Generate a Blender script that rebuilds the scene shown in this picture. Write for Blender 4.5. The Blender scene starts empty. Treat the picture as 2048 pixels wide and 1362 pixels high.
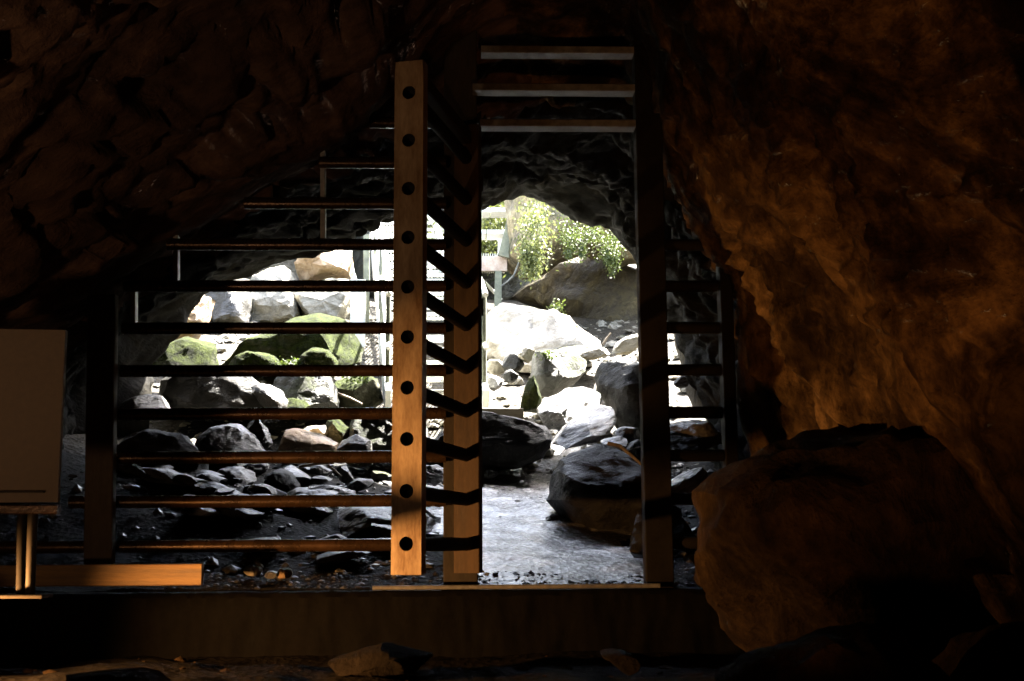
import bpy, bmesh, math, random
from math import radians, sin, cos, pi, sqrt
from mathutils import Vector, Matrix, noise

sc = bpy.context.scene
COL = sc.collection

# ------------------------------------------------------------ camera
F, CX, CY, EYE = 2579.5, 1024.0, 681.0, Vector((0.0, -5.656, 0.15))
pitch, roll, yaw = 0.1602, -0.0069, 0.0356
fw = Vector((sin(yaw)*cos(pitch), cos(yaw)*cos(pitch), sin(pitch)))
rt = Vector((cos(yaw), -sin(yaw), 0)); up = rt.cross(fw)
rt, up = cos(roll)*rt + sin(roll)*up, -sin(roll)*rt + cos(roll)*up
cam_d = bpy.data.cameras.new('camera'); cam = bpy.data.objects.new('camera', cam_d); COL.objects.link(cam)
m = Matrix((rt, up, -fw)).transposed().to_4x4(); m.translation = EYE; cam.matrix_world = m
cam_d.sensor_width = 36; cam_d.lens = F*36/2048; cam_d.clip_start = 0.05; cam_d.clip_end = 500
cam_d.dof.use_dof = True; cam_d.dof.focus_distance = 9.0; cam_d.dof.aperture_fstop = 8.0
sc.camera = cam

# ------------------------------------------------------------ sky, sun, exposure
SUN_EL, SUN_AZ = 58, 50          # sun stands high beyond the mouth, to the right
w = bpy.data.worlds.new('World'); sc.world = w; w.use_nodes = True
nt = w.node_tree; sky = nt.nodes.new('ShaderNodeTexSky'); sky.sky_type = 'NISHITA'; sky.sun_disc = False
sky.sun_elevation = radians(SUN_EL); sky.sun_rotation = radians(SUN_AZ)
hs_ = nt.nodes.new('ShaderNodeHueSaturation'); hs_.inputs['Saturation'].default_value = .65; nt.links.new(sky.outputs[0], hs_.inputs['Color'])
sky.dust_density = 3
nt.links.new(hs_.outputs[0], nt.nodes['Background'].inputs[0]); nt.nodes['Background'].inputs[1].default_value = 0.095
sd = bpy.data.lights.new('sun', 'SUN'); sd.energy = 5.0; sd.angle = radians(0.6); sd.color = (1, .95, .86)
so = bpy.data.objects.new('sun', sd); COL.objects.link(so); so.location = (4, 12, 20)
sv = Vector((sin(radians(SUN_AZ))*cos(radians(SUN_EL)), cos(radians(SUN_AZ))*cos(radians(SUN_EL)), sin(radians(SUN_EL))))
so.rotation_euler = (-sv).to_track_quat('-Z', 'Y').to_euler()
sc.view_settings.view_transform = 'Standard'; sc.view_settings.look = 'None'
sc.view_settings.exposure = 4.7; sc.view_settings.gamma = 1
sc.view_settings.use_curve_mapping = False
sc.cycles.max_bounces = 10; sc.cycles.diffuse_bounces = 6; sc.cycles.glossy_bounces = 4
sc.cycles.sample_clamp_indirect = 6.0; sc.cycles.caustics_reflective = False; sc.cycles.caustics_refractive = False

# ------------------------------------------------------------ helpers
def P(px, py, Y):
    """world point seen at photo position px,py in the vertical plane y = Y"""
    d = fw + rt*((px-CX)/F) - up*((py-CY)/F)
    return EYE + d*((Y-EYE.y)/d.y)

def tag(o, label=None, cat=None, group=None, kind=None):
    if label: o['label'] = label
    if cat: o['category'] = cat
    if group: o['group'] = group
    if kind: o['kind'] = kind
    return o

def empty(name, loc, rz=0):
    o = bpy.data.objects.new(name, None); COL.objects.link(o); o.location = loc; o.rotation_euler.z = rz
    o.empty_display_size = .1
    return o

def mk(name, vs, fs, mat, parent=None, origin=None, smooth=None):
    if origin is None:
        if parent is None:
            n = len(vs); origin = Vector((sum(v[0] for v in vs)/n, sum(v[1] for v in vs)/n, min(v[2] for v in vs)))
        else: origin = Vector((0, 0, 0))
    base = Vector(origin)
    off = base if parent is None else Vector(parent.location)
    if parent is not None:
        top = parent
        off = Vector((0, 0, 0))
        while top is not None: off += Vector(top.location); top = top.parent
    me = bpy.data.meshes.new(name)
    me.from_pydata([(v[0]-off[0], v[1]-off[1], v[2]-off[2]) for v in vs], [], fs)
    me.update()
    if smooth is not None:
        me.polygons.foreach_set('use_smooth', [True]*len(me.polygons))
        if smooth < 3: me.set_sharp_from_angle(angle=smooth)
    me.materials.append(mat)
    o = bpy.data.objects.new(name, me); COL.objects.link(o)
    if parent is None: o.location = off
    else: o.parent = parent
    return o

class MB:
    def __init__(s): s.v = []; s.f = []
    def add(s, vs, fs):
        b = len(s.v); s.v += [Vector(v) for v in vs]; s.f += [tuple(b+i for i in f) for f in fs]
    def bar(s, a, b, wx, wz, upv=(0, 0, 1), bev=0.004):
        """rectangular bar from a to b; wz along upv, wx across; edges chamfered"""
        a, b = Vector(a), Vector(b); t = (b-a).normalized(); u = Vector(upv); u = (u-t*u.dot(t)).normalized(); r = t.cross(u)
        hx, hz = wx/2, wz/2; c = min(bev, hx*.5, hz*.5)
        sec = [(-hx+c, -hz), (hx-c, -hz), (hx, -hz+c), (hx, hz-c), (hx-c, hz), (-hx+c, hz), (-hx, hz-c), (-hx, -hz+c)]
        vs = [p+r*x+u*z for p in (a, b) for x, z in sec]
        fs = [(i, (i+1) % 8, 8+(i+1) % 8, 8+i) for i in range(8)] + [tuple(range(7, -1, -1)), tuple(range(8, 16))]
        s.add(vs, fs)
    def tube(s, a, b, r, n=16, caps=True, r2=None):
        a, b = Vector(a), Vector(b); t = (b-a).normalized(); u = Vector((0, 0, 1)) if abs(t.z) < .9 else Vector((1, 0, 0))
        u = (u-t*u.dot(t)).normalized(); w_ = t.cross(u); r2 = r if r2 is None else r2
        vs = [p+(u*cos(2*pi*i/n)+w_*sin(2*pi*i/n))*rr for p, rr in ((a, r), (b, r2)) for i in range(n)]
        fs = [(i, (i+1) % n, n+(i+1) % n, n+i) for i in range(n)]
        if caps: fs += [tuple(range(n-1, -1, -1)), tuple(range(n, 2*n))]
        s.add(vs, fs)
    def build(s, name, mat, parent=None, smooth=radians(35)):
        return mk(name, s.v, s.f, mat, parent, smooth=smooth)

def bar(name, a, b, wx, wz, mat, parent=None, upv=(0, 0, 1), bev=.004):
    q = MB(); q.bar(a, b, wx, wz, upv, bev); return q.build(name, mat, parent)
def tube(name, a, b, r, mat, parent=None, n=20):
    q = MB(); q.tube(a, b, r, n); return q.build(name, mat, parent)

# ------------------------------------------------------------ materials
def nmat(name):
    mt = bpy.data.materials.new(name); mt.use_nodes = True
    return mt, mt.node_tree.nodes, mt.node_tree.links, mt.node_tree.nodes['Principled BSDF']
def mapping(N, L, scale, rot=(0, 0, 0)):
    g = N.new('ShaderNodeNewGeometry'); mp = N.new('ShaderNodeMapping'); m0 = N.new('ShaderNodeMapping')
    m0.inputs['Rotation'].default_value = rot; mp.inputs['Scale'].default_value = scale
    L.new(g.outputs['Position'], m0.inputs['Vector']); L.new(m0.outputs[0], mp.inputs['Vector']); return mp.outputs[0], g
def noise_n(N, L, vec, scale, detail=6, rough=.6, dist=0):
    n = N.new('ShaderNodeTexNoise'); n.inputs['Scale'].default_value = scale; n.inputs['Detail'].default_value = detail
    n.inputs['Roughness'].default_value = rough; n.inputs['Distortion'].default_value = dist; L.new(vec, n.inputs['Vector']); return n.outputs['Fac']
def ramp(N, L, fac, stops):
    r = N.new('ShaderNodeValToRGB'); e = r.color_ramp.elements
    while len(e) < len(stops): e.new(.5)
    for i, (p, c) in enumerate(stops): e[i].position = p; e[i].color = (*c, 1) if len(c) == 3 else c
    L.new(fac, r.inputs[0]); return r.outputs[0]
def mix(N, L, fac, a, b, mode='MIX'):
    x = N.new('ShaderNodeMix'); x.data_type = 'RGBA'; x.blend_type = mode
    for s, v in ((0, fac), (6, a), (7, b)):
        if hasattr(v, 'is_linked') or hasattr(v, 'links'): L.new(v, x.inputs[s])
        else: x.inputs[s].default_value = v if s == 0 else (*v, 1)
    return x.outputs[2]
def math_n(N, L, op, a, b=0.0, clamp=False):
    x = N.new('ShaderNodeMath'); x.operation = op; x.use_clamp = clamp
    for i, v in enumerate((a, b)):
        if hasattr(v, 'links'): L.new(v, x.inputs[i])
        else: x.inputs[i].default_value = v
    return x.outputs[0]
def bump(N, L, h, strength, dist, prev=None):
    b = N.new('ShaderNodeBump'); b.inputs['Strength'].default_value = strength; b.inputs['Distance'].default_value = dist
    L.new(h, b.inputs['Height'])
    if prev is not None: L.new(prev, b.inputs['Normal'])
    return b.outputs[0]

def rock_mat(name, cols, moss=0.0, rough=(.5, .9), scale=(1, 1, 1), rot=(0, 0, 0), bs=.02, sz=3.0, stain=0, mosscol=((.003, .005, .0004), (.04, .055, .005)), spec=.5, cracks=.5):
    mt, N, L, B = nmat(name)
    v, g = mapping(N, L, scale, rot)
    n1 = noise_n(N, L, v, sz, 8, .62, .6); n2 = noise_n(N, L, v, sz*7, 6, .65)
    mxf = math_n(N, L, 'ADD', math_n(N, L, 'MULTIPLY', n1, .65), math_n(N, L, 'MULTIPLY', n2, .35))
    k = len(cols); col = ramp(N, L, mxf, [(.33+.34*i/(k-1), c) for i, c in enumerate(cols)])
    # dark joints
    vo = N.new('ShaderNodeTexVoronoi'); vo.feature = 'DISTANCE_TO_EDGE'; vo.inputs['Scale'].default_value = sz*.7
    wob = N.new('ShaderNodeVectorMath'); wob.operation = 'ADD'; ns = N.new('ShaderNodeTexNoise'); ns.inputs['Scale'].default_value = sz*1.3; L.new(v, ns.inputs['Vector'])
    L.new(v, wob.inputs[0]); L.new(ns.outputs['Color'], wob.inputs[1]); L.new(wob.outputs[0], vo.inputs['Vector'])
    ck = ramp(N, L, vo.outputs['Distance'], [(0, (0, 0, 0)), (.035, (1, 1, 1))])
    col = mix(N, L, math_n(N, L, 'MULTIPLY', math_n(N, L, 'SUBTRACT', 1.0, ck), cracks*.7), col, tuple(x*.3 for x in cols[0]))
    if stain:
        sn = ramp(N, L, noise_n(N, L, v, 1.5, 9, .72, .8), [(.44, (stain,)*3), (.56, (1, 1, 1))])
        col = mix(N, L, 1.0, col, sn, 'MULTIPLY')
    nb = bump(N, L, ck, cracks*.5, bs*.6)
    nb = bump(N, L, n1, .9, bs*2.2, nb); nb = bump(N, L, n2, .9, bs*.55, nb)
    fine, _ = mapping(N, L, (1, 1, 1)); n3 = noise_n(N, L, fine, 60, 5, .7)
    nb = bump(N, L, n3, .6, .006, nb)
    rr = ramp(N, L, n1, [(.35, (rough[0],)*3), (.65, (rough[1],)*3)])
    if moss > 0:
        sp = N.new('ShaderNodeSeparateXYZ'); L.new(g.outputs['Normal'], sp.inputs[0])
        mn = noise_n(N, L, fine, 2.3, 7, .7)
        f = math_n(N, L, 'ADD', math_n(N, L, 'MULTIPLY', sp.outputs[2], .45), math_n(N, L, 'MULTIPLY', mn, 1.6))
        f = math_n(N, L, 'SUBTRACT', f, 1.35-moss*.7); f = math_n(N, L, 'MULTIPLY', f, 5.0, True)
        mc = ramp(N, L, noise_n(N, L, fine, 15, 8, .8), [(.36, mosscol[0]), (.64, mosscol[1])])
        col = mix(N, L, f, col, mc)
        r1 = N.new('ShaderNodeMix'); L.new(f, r1.inputs[0]); L.new(rr, r1.inputs[2]); r1.inputs[3].default_value = .95; rr = r1.outputs[0]
        mb = noise_n(N, L, fine, 45, 4, .8)
        nb = bump(N, L, math_n(N, L, 'MULTIPLY', mb, f), 1.0, .05, nb)
    L.new(col, B.inputs['Base Color']); L.new(rr, B.inputs['Roughness']); L.new(nb, B.inputs['Normal'])
    B.inputs['Specular IOR Level'].default_value = spec
    return mt

M = {}
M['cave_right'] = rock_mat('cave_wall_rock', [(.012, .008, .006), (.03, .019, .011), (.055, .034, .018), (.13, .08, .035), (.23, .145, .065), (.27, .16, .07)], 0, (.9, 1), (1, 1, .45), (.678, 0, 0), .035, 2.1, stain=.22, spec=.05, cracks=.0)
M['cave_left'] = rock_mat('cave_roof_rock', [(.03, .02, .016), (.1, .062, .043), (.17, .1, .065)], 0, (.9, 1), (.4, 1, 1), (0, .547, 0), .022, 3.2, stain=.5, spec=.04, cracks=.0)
M['grey'] = rock_mat('grey_wet_rock', [(.014, .0135, .012), (.045, .043, .039), (.1, .097, .088)], 0, (.22, .6), (1, 1, 2.2), (.2, .3, 0), .02, 3)
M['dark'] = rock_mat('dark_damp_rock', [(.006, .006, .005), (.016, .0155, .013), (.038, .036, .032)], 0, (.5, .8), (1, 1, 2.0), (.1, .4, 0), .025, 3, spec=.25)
M['darkmoss'] = rock_mat('dark_rock_with_moss', [(.01, .01, .008), (.028, .028, .02), (.055, .055, .042)], .62, (.4, .8), (1, 1, 2.0), (.1, .4, 0), .025, 3)
M['moss'] = rock_mat('mossy_rock', [(.02, .02, .012), (.05, .05, .032), (.11, .105, .075)], 1.05, (.7, .95), (1, 1, 2), (.1, .2, 0), .025, 3, spec=.12)
M['pale'] = rock_mat('pale_rock', [(.05, .045, .033), (.16, .145, .11), (.27, .25, .2), (.36, .33, .27)], .28, (.5, .9), (1, 1, 1.6), (.1, .3, 0), .035, 2.2, cracks=.35)
M['ochre'] = rock_mat('ochre_rock', [(.11, .075, .04), (.3, .2, .11), (.45, .34, .22)], .2, (.5, .9), (1, 1, 1.6), (.1, .3, 0), .03, 2.4)
M['brown'] = rock_mat('brown_overhang_rock', [(.008, .0055, .0015), (.026, .018, .006), (.06, .045, .016), (.14, .11, .05)], .1, (.5, .9), (1.2, .35, 1.2), (.5, .6, 0), .05, 1.6)
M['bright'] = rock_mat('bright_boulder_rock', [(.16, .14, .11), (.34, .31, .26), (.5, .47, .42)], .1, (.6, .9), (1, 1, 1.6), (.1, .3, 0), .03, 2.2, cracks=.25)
M['floorrock'] = rock_mat('dim_floor_rock', [(.003, .0025, .002), (.009, .007, .005), (.018, .014, .01)], 0, (.9, 1), spec=.05)
M['overhang'] = rock_mat('mossy_overhang_rock', [(.02, .016, .01), (.09, .075, .04), (.24, .2, .12), (.4, .36, .26)], .7, (.6, .9), (1, 1, .5), (0, 0, 0), .05, 3.0)
M['orange'] = rock_mat('brown_boulder_rock', [(.006, .004, .003), (.016, .01, .006), (.035, .022, .011), (.08, .05, .024)], 0, (.9, 1), (1, 1, .6), (.6, 0, 0), .03, 3.5, spec=.08, cracks=.1)

def ground_mat(name, cols, rough, bs, sp=.5):
    mt, N, L, B = nmat(name); v, g = mapping(N, L, (1, 1, 1))
    n1 = noise_n(N, L, v, 2.2, 8, .65); n2 = noise_n(N, L, v, 34, 6, .7)
    vo = N.new('ShaderNodeTexVoronoi'); vo.inputs['Scale'].default_value = 30; L.new(v, vo.inputs['Vector'])
    mxf = math_n(N, L, 'ADD', math_n(N, L, 'MULTIPLY', n1, .5), math_n(N, L, 'MULTIPLY', n2, .5))
    col = ramp(N, L, mxf, [(.36, cols[0]), (.62, cols[1])])
    nb = bump(N, L, vo.outputs['Distance'], .6, bs, None); nb = bump(N, L, n2, .8, bs*.8, nb); nb = bump(N, L, n1, .6, bs*3, nb)
    rr = ramp(N, L, n2, [(.38, (rough[0],)*3), (.6, (rough[1],)*3)])
    L.new(col, B.inputs['Base Color']); L.new(rr, B.inputs['Roughness']); L.new(nb, B.inputs['Normal']); B.inputs['Specular IOR Level'].default_value = sp
    return mt
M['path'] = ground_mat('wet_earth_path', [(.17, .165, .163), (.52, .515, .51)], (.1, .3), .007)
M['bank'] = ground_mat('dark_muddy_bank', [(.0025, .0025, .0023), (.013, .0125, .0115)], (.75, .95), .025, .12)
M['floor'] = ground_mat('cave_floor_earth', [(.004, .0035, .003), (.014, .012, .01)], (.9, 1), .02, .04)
M['slab'] = rock_mat('wet_grey_slab', [(.05, .049, .047), (.24, .235, .23), (.42, .41, .4)], 0, (.16, .4), (.5, 1, 2.2), (0, .5, 0), .03, 4)
M['slope'] = ground_mat('littered_slope', [(.006, .005, .0025), (.045, .036, .021)], (.6, .9), .04, .3)

def plain(name, c1, c2, rough, metal=0, sc_=12, bs=.002, stretch=(1, 1, 1), spec=.5):
    mt, N, L, B = nmat(name); v, g = mapping(N, L, stretch)
    n = noise_n(N, L, v, sc_, 6, .65); n2 = noise_n(N, L, v, sc_*9, 4, .7)
    L.new(ramp(N, L, math_n(N, L, 'ADD', math_n(N, L, 'MULTIPLY', n, .7), math_n(N, L, 'MULTIPLY', n2, .3)), [(.35, c1), (.65, c2)]), B.inputs['Base Color'])
    L.new(ramp(N, L, n, [(.3, (rough*.75,)*3), (.7, (min(1, rough*1.25),)*3)]), B.inputs['Roughness'])
    L.new(bump(N, L, n2, .5, bs), B.inputs['Normal']); B.inputs['Metallic'].default_value = metal; B.inputs['Specular IOR Level'].default_value = spec
    return mt
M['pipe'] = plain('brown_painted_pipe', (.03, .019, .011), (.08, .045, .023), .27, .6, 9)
M['blackpipe'] = plain('shade_dark_steel', (.006, .005, .004), (.014, .012, .01), .8, .0, 9, spec=.1)  # shade put into the colour of the right posts, right bars and leaf pipes
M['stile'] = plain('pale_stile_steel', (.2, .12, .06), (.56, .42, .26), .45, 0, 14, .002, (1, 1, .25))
M['stiledim'] = plain('dimmed_stile_steel', (.035, .024, .015), (.09, .06, .036), .7, 0, 8, .002, (1, 1, .25), spec=.2)  # darker copy of the stile steel: weaker lamp light put into the colour
M['postdim'] = plain('brown_post_steel', (.05, .038, .027), (.1, .078, .055), .8, 0, 8, .002, (1, 1, .3), spec=.15)  # left post's dimness in the lamp light is set by this darker colour
M['lintel'] = plain('grey_lintel_steel', (.07, .07, .07), (.2, .2, .195), .6, .2, 30)
M['steel'] = plain('dull_gate_steel', (.022, .019, .015), (.05, .042, .034), .75, 0, 8, .002, (1, 1, .3), spec=.15)
M['galv'] = plain('galvanised_lintel', (.3, .3, .29), (.55, .56, .54), .5, .3, 30)
M['black'] = plain('pipe_bore', (.004, .004, .004), (.012, .01, .008), .9)
M['board'] = plain('sign_back', (.1, .075, .05), (.15, .115, .08), .85, 0, 40)
M['wood'] = plain('weathered_timber', (.09, .055, .025), (.26, .16, .07), .75, 0, 6, .004, (.4, 1, 6))
M['sleeper'] = plain('damp_timber', (.12, .1, .07), (.3, .25, .18), .7, 0, 8, .004, (.3, 1, 5))
M['stair'] = plain('stair_galvanised', (.55, .56, .5), (.8, .8, .75), .55, .1, 14)
M['stairgreen'] = plain('stair_weathered', (.07, .075, .05), (.2, .21, .15), .7, .0, 8)
M['rusty'] = plain('rust_stained_beam', (.3, .2, .14), (.55, .46, .38), .7, 0, 10)
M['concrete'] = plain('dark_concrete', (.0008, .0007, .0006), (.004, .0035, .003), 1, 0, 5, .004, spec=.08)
M['pebble'] = plain('pebble_stone', (.01, .01, .009), (.075, .074, .07), .35, 0, 5, .003)
M['floorpebble'] = plain('dark_chips', (.008, .008, .007), (.05, .048, .044), .5)
M['cable'] = plain('grey_cable', (.12, .12, .1), (.2, .2, .18), .6)
M['branch'] = plain('dead_wood', (.12, .09, .06), (.3, .25, .18), .8, 0, 20)
def leaf_mat(name, c1, c2):
    mt, N, L, B = nmat(name); v, g = mapping(N, L, (1, 1, 1)); n = noise_n(N, L, v, 7, 5, .7)
    col = ramp(N, L, n, [(.33, c1), (.66, c2)]); L.new(col, B.inputs['Base Color']); B.inputs['Roughness'].default_value = .55
    tr = N.new('ShaderNodeBsdfTranslucent'); L.new(col, tr.inputs[0]); ms = N.new('ShaderNodeMixShader'); ms.inputs[0].default_value = .35
    L.new(B.outputs[0], ms.inputs[1]); L.new(tr.outputs[0], ms.inputs[2]); L.new(ms.outputs[0], N['Material Output'].inputs[0])
    return mt
M['leaf'] = leaf_mat('fern_leaf', (.02, .035, .005), (.075, .1, .015))
M['leafpale'] = leaf_mat('pale_leaf', (.05, .065, .012), (.15, .17, .05))

# ------------------------------------------------------------ noise helpers
def fbm(p, s, o=4): return noise.fractal(Vector(p)*s, .9, 2.1, o)
def ridged(p, o=4):
    return noise.ridged_multi_fractal(Vector(p), .9, 2.1, o, 1.0, 2.0)

# ------------------------------------------------------------ ground: one sheet
def smooth(a, b, x):
    t = max(0, min(1, (x-a)/(b-a))); return t*t*(3-2*t)
def ground_z(x, Y):
    if Y < -.02: z = -.29 - .05*max(0, -Y-1.0)
    else: z = -.03 + .17*max(0, Y)
    if Y > 4.6: z = -.03 + .17*4.6 + .44*(min(Y, 9)-4.6) + .25*max(0, Y-9)
    # low banks on both sides of the path inside the passage
    if Y > .2:
        side = max(0, abs(x-(.35+.02*Y)) - (.75+.05*Y))
        z += min(.5, side*.16*smooth(.2, 1.5, Y))
    if Y > 6: z += .12*max(0, abs(x)-2)*smooth(6, 9, Y)
    z += .05*fbm((x, Y, 3), .9) + .018*fbm((x, Y, 9), 4.5, 5)*(1 if Y > 0 else .8)
    return z
def build_ground():
    xs = [-14+.6*i for i in range(17)] + [-3.8+.045*i for i in range(170)] + [3.85+.6*i for i in range(18)]
    ys = [-9.5+.15*i for i in range(55)] + [-1.2+.04*i for i in range(26)] + [-.165, -.1, -.03, -.01] + [.035+.045*i for i in range(227)] + [10.25+.5*i for i in range(16)]
    vs = [(x, y, ground_z(x, y)) for y in ys for x in xs]; nx = len(xs)
    fs = [(j*nx+i, j*nx+i+1, (j+1)*nx+i+1, (j+1)*nx+i) for j in range(len(ys)-1) for i in range(nx-1)]
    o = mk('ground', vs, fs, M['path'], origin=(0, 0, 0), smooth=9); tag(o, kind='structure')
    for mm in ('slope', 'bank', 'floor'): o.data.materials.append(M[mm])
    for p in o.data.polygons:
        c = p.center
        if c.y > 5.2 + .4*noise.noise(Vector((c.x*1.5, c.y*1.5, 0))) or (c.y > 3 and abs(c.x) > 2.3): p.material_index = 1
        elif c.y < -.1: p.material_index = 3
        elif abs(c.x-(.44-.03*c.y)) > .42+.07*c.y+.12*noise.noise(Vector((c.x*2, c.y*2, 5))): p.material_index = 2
    return o
build_ground()

# ------------------------------------------------------------ the cave: a lofted tunnel of displaced rock
def polar(pts, c, n):
    out = []
    for k in range(n):
        a = -pi/2 + 2*pi*k/n; d = Vector((cos(a), sin(a))); best = None
        for i in range(len(pts)):
            p, q = pts[i], pts[(i+1) % len(pts)]
            e = (q[0]-p[0], q[1]-p[1]); den = d.x*e[1]-d.y*e[0]
            if abs(den) < 1e-9: continue
            t = ((p[0]-c[0])*e[1]-(p[1]-c[1])*e[0])/den; u = ((p[0]-c[0])*d.y-(p[1]-c[1])*d.x)/den
            if t > 0 and -1e-6 <= u <= 1+1e-6 and (best is None or t > best): best = t
        out.append(best if best else .5)
    return out
def sec_px(Y, pts, zb):
    w_ = [P(x, y, Y) for x, y in pts]; l = [(p.x, p.z) for p in w_]
    return [(l[0][0], zb)] + l + [(l[-1][0], zb)]
SEC = [
 (-9.0, [(-1.2, -1.4), (-1.8, .2), (-1.2, 1.4), (0, 1.8), (1.2, 1.4), (1.6, .2), (1.2, -1.4)], (0, .3)),
 (-6.5, [(-2.4, -1.4), (-2.6, .2), (-2.0, 1.6), (-.6, 2.5), (.8, 2.5), (1.9, 1.6), (2.2, .2), (2.1, -1.4)], (0, .6)),
 (-4.2, [(-2.6, -1.4), (-2.7, .3), (-2.1, 1.2), (-1.2, 1.9), (0, 2.5), (.8, 2.5), (1.5, 1.9), (1.9, 1.0), (1.9, -1.4)], (0, .8)),
 (-2.6, [(-2.6, -1.4), (-2.6, .3), (-2.0, 1.0), (-1.2, 1.75), (-.3, 2.45), (.6, 2.6), (1.15, 2.0), (1.5, 1.1), (1.65, -.1), (1.7, -1.4)], (0, .9)),
 (-1.1, [(-2.6, -1.2), (-2.5, .2), (-1.9, .95), (-1.25, 1.5), (-.55, 2.15), (.1, 2.6), (.6, 2.55), (.92, 2.0), (1.18, 1.2), (1.35, .2), (1.5, -1.2)], (0, .9)),
 (0.0, sec_px(0, [(-250, 900), (-120, 760), (60, 660), (180, 590), (350, 478), (500, 392), (650, 300), (780, 190), (900, 80), (985, 40), (1250, 40), (1305, 180), (1335, 350), (1400, 480), (1462, 560), (1470, 750), (1490, 900), (1500, 1150)], -1.2), (0, .9)),
 (.5, sec_px(.5, [(-150, 900), (-50, 760), (80, 690), (230, 590), (390, 490), (530, 410), (660, 350), (790, 290), (900, 235), (1000, 200), (1230, 200), (1310, 260), (1350, 370), (1420, 480), (1490, 560), (1510, 750), (1540, 900), (1560, 1100)], -1.0), (0.05, .9)),
 (2.3, sec_px(2.3, [(90, 850), (130, 740), (220, 650), (330, 570), (450, 505), (580, 445), (710, 390), (850, 350), (1000, 318), (1200, 318), (1290, 380), (1350, 480), (1430, 580), (1500, 680), (1530, 850), (1540, 1000)], -.8), (.2, 1.1)),
 (3.8, sec_px(3.8, [(170, 850), (180, 750), (250, 660), (380, 590), (480, 548), (600, 500), (710, 448), (800, 412), (900, 395), (1040, 362), (1130, 380), (1215, 405), (1270, 480), (1330, 560), (1370, 630), (1395, 700), (1430, 800), (1450, 900)], -.4), (.1, 1.5)),
 (4.5, sec_px(4.5, [(318, 850), (306, 790), (296, 735), (352, 670), (378, 624), (410, 588), (465, 560), (585, 528), (690, 498), (722, 465), (750, 437), (800, 425), (860, 420), (900, 428), (965, 425), (1000, 408), (1040, 393), (1080, 398), (1120, 425), (1150, 436), (1210, 440), (1240, 480), (1290, 560), (1325, 620), (1362, 680), (1368, 740), (1400, 790), (1425, 850)], -.2), (.1, 1.7)),
]
def build_cave():
    N_ = 420
    keys = [(Y, polar(pts, c, N_), c) for Y, pts, c in SEC]
    ys = []
    y = -9.0
    while y < 4.5: ys.append(y); y += .12 if y < -4 else (.05 if y < -1.8 else .035)
    ys.append(4.5)
    vs = []; 
    s1 = Vector((.15, -.62, -.77)).normalized(); s2 = Vector((.82, .15, .5)).normalized()
    for y in ys:
        i = max(j for j in range(len(keys)) if keys[j][0] <= y+1e-9); i = min(i, len(keys)-2)
        t = (y-keys[i][0])/(keys[i+1][0]-keys[i][0]); t = max(0, min(1, t)); ts = t*.5+.5*t*t*(3-2*t)
        a, b = keys[i], keys[i+1]; cx = a[2][0]*(1-ts)+b[2][0]*ts; cz = a[2][1]*(1-ts)+b[2][1]*ts
        fade = 1 - .55*smooth(3.6, 4.5, y)
        if -.35 < y < .35: fade *= .35 + .65*abs(y)/.35
        for k in range(N_):
            an = -pi/2 + 2*pi*k/N_; r = a[1][k]*(1-ts)+b[1][k]*ts
            p = Vector((cx+r*cos(an), y, cz+r*sin(an)))
            wr = smooth(-.1, .5, p.x) if y < .6 else .4
            q1 = p*1.0; d1 = q1.dot(s1); q1 = q1 - s1*d1*.72
            q2 = p*1.0; d2 = q2.dot(s2); q2 = q2 - s2*d2*.72
            n1 = ridged(q1*1.5)*.12 + fbm(q1, 4.5, 5)*.06 - .22*max(0, noise.noise(q1*2.3+Vector((3, 3, 3)))-.2)
            n2 = ridged(q2*1.25+Vector((5, 1, 2)))*.14 + fbm(q2, 4, 5)*.06
            # plates: stepped strata
            h = (q2.z*3.1 + .6*noise.noise(p*1.3)); st = (h-math.floor(h)); n2 += .05*(st if st < .8 else (1-st)*4)
            h = (q1.x*2.3 - q1.z*1.1 + .9*noise.noise(p*1.1+Vector((7, 7, 7)))); st = (h-math.floor(h)); n1 += .045*(st if st < .75 else (1-st)*3)
            qa = q1*4.2 + Vector((noise.noise(p*2.7), noise.noise(p*2.7+Vector((9, 0, 0))), noise.noise(p*2.7+Vector((0, 9, 0)))))*.7
            qb = q2*3.6 + Vector((noise.noise(p*2.7), noise.noise(p*2.7+Vector((9, 0, 0))), noise.noise(p*2.7+Vector((0, 9, 0)))))*.7
            if wr > .02:
                vd, vp = noise.voronoi(qa); n1 += -.035*max(0, 1-(vd[1]-vd[0])*3.5) + .03*((qa-vp[0]).dot(Vector((.6, .5, -.6))))
            if wr < .98:
                vd, vp = noise.voronoi(qb); n2 += .07*(noise.cell(vp[0]*7.3)-.5) - .05*max(0, 1-(vd[1]-vd[0])*6) + .04*((qb-vp[0]).dot(Vector((.5, .5, -.7))))
            n1 += .03*fbm(p, 12, 4); n2 += .03*fbm(p, 12, 4)
            d = (n1*wr + n2*(1-wr) - .15 + .10*noise.noise(p*.9))*fade
            if y > 3.5: d += .05*noise.noise(p*3.1)+.02*noise.noise(p*9)
            r2 = r - d
            vs.append((cx+r2*cos(an), y + .03*noise.noise(p*5), cz+r2*sin(an)))
    nr = len(ys)
    fs = [(j*N_+k, (j+1)*N_+k, (j+1)*N_+(k+1) % N_, j*N_+(k+1) % N_) for j in range(nr-1) for k in range(N_)]
    # close the far end behind the camera
    fs.append(tuple(range(N_)))
    # cliff face outside, round the mouth
    last = [Vector(v) for v in vs[(nr-1)*N_:]]; cx, cz = SEC[-1][2]
    rr = [(.12, .12), (.35, .3), (.8, .6), (1.6, .8), (3, .9), (5, 1.1), (8, 1.5), (12, 2)]
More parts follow.
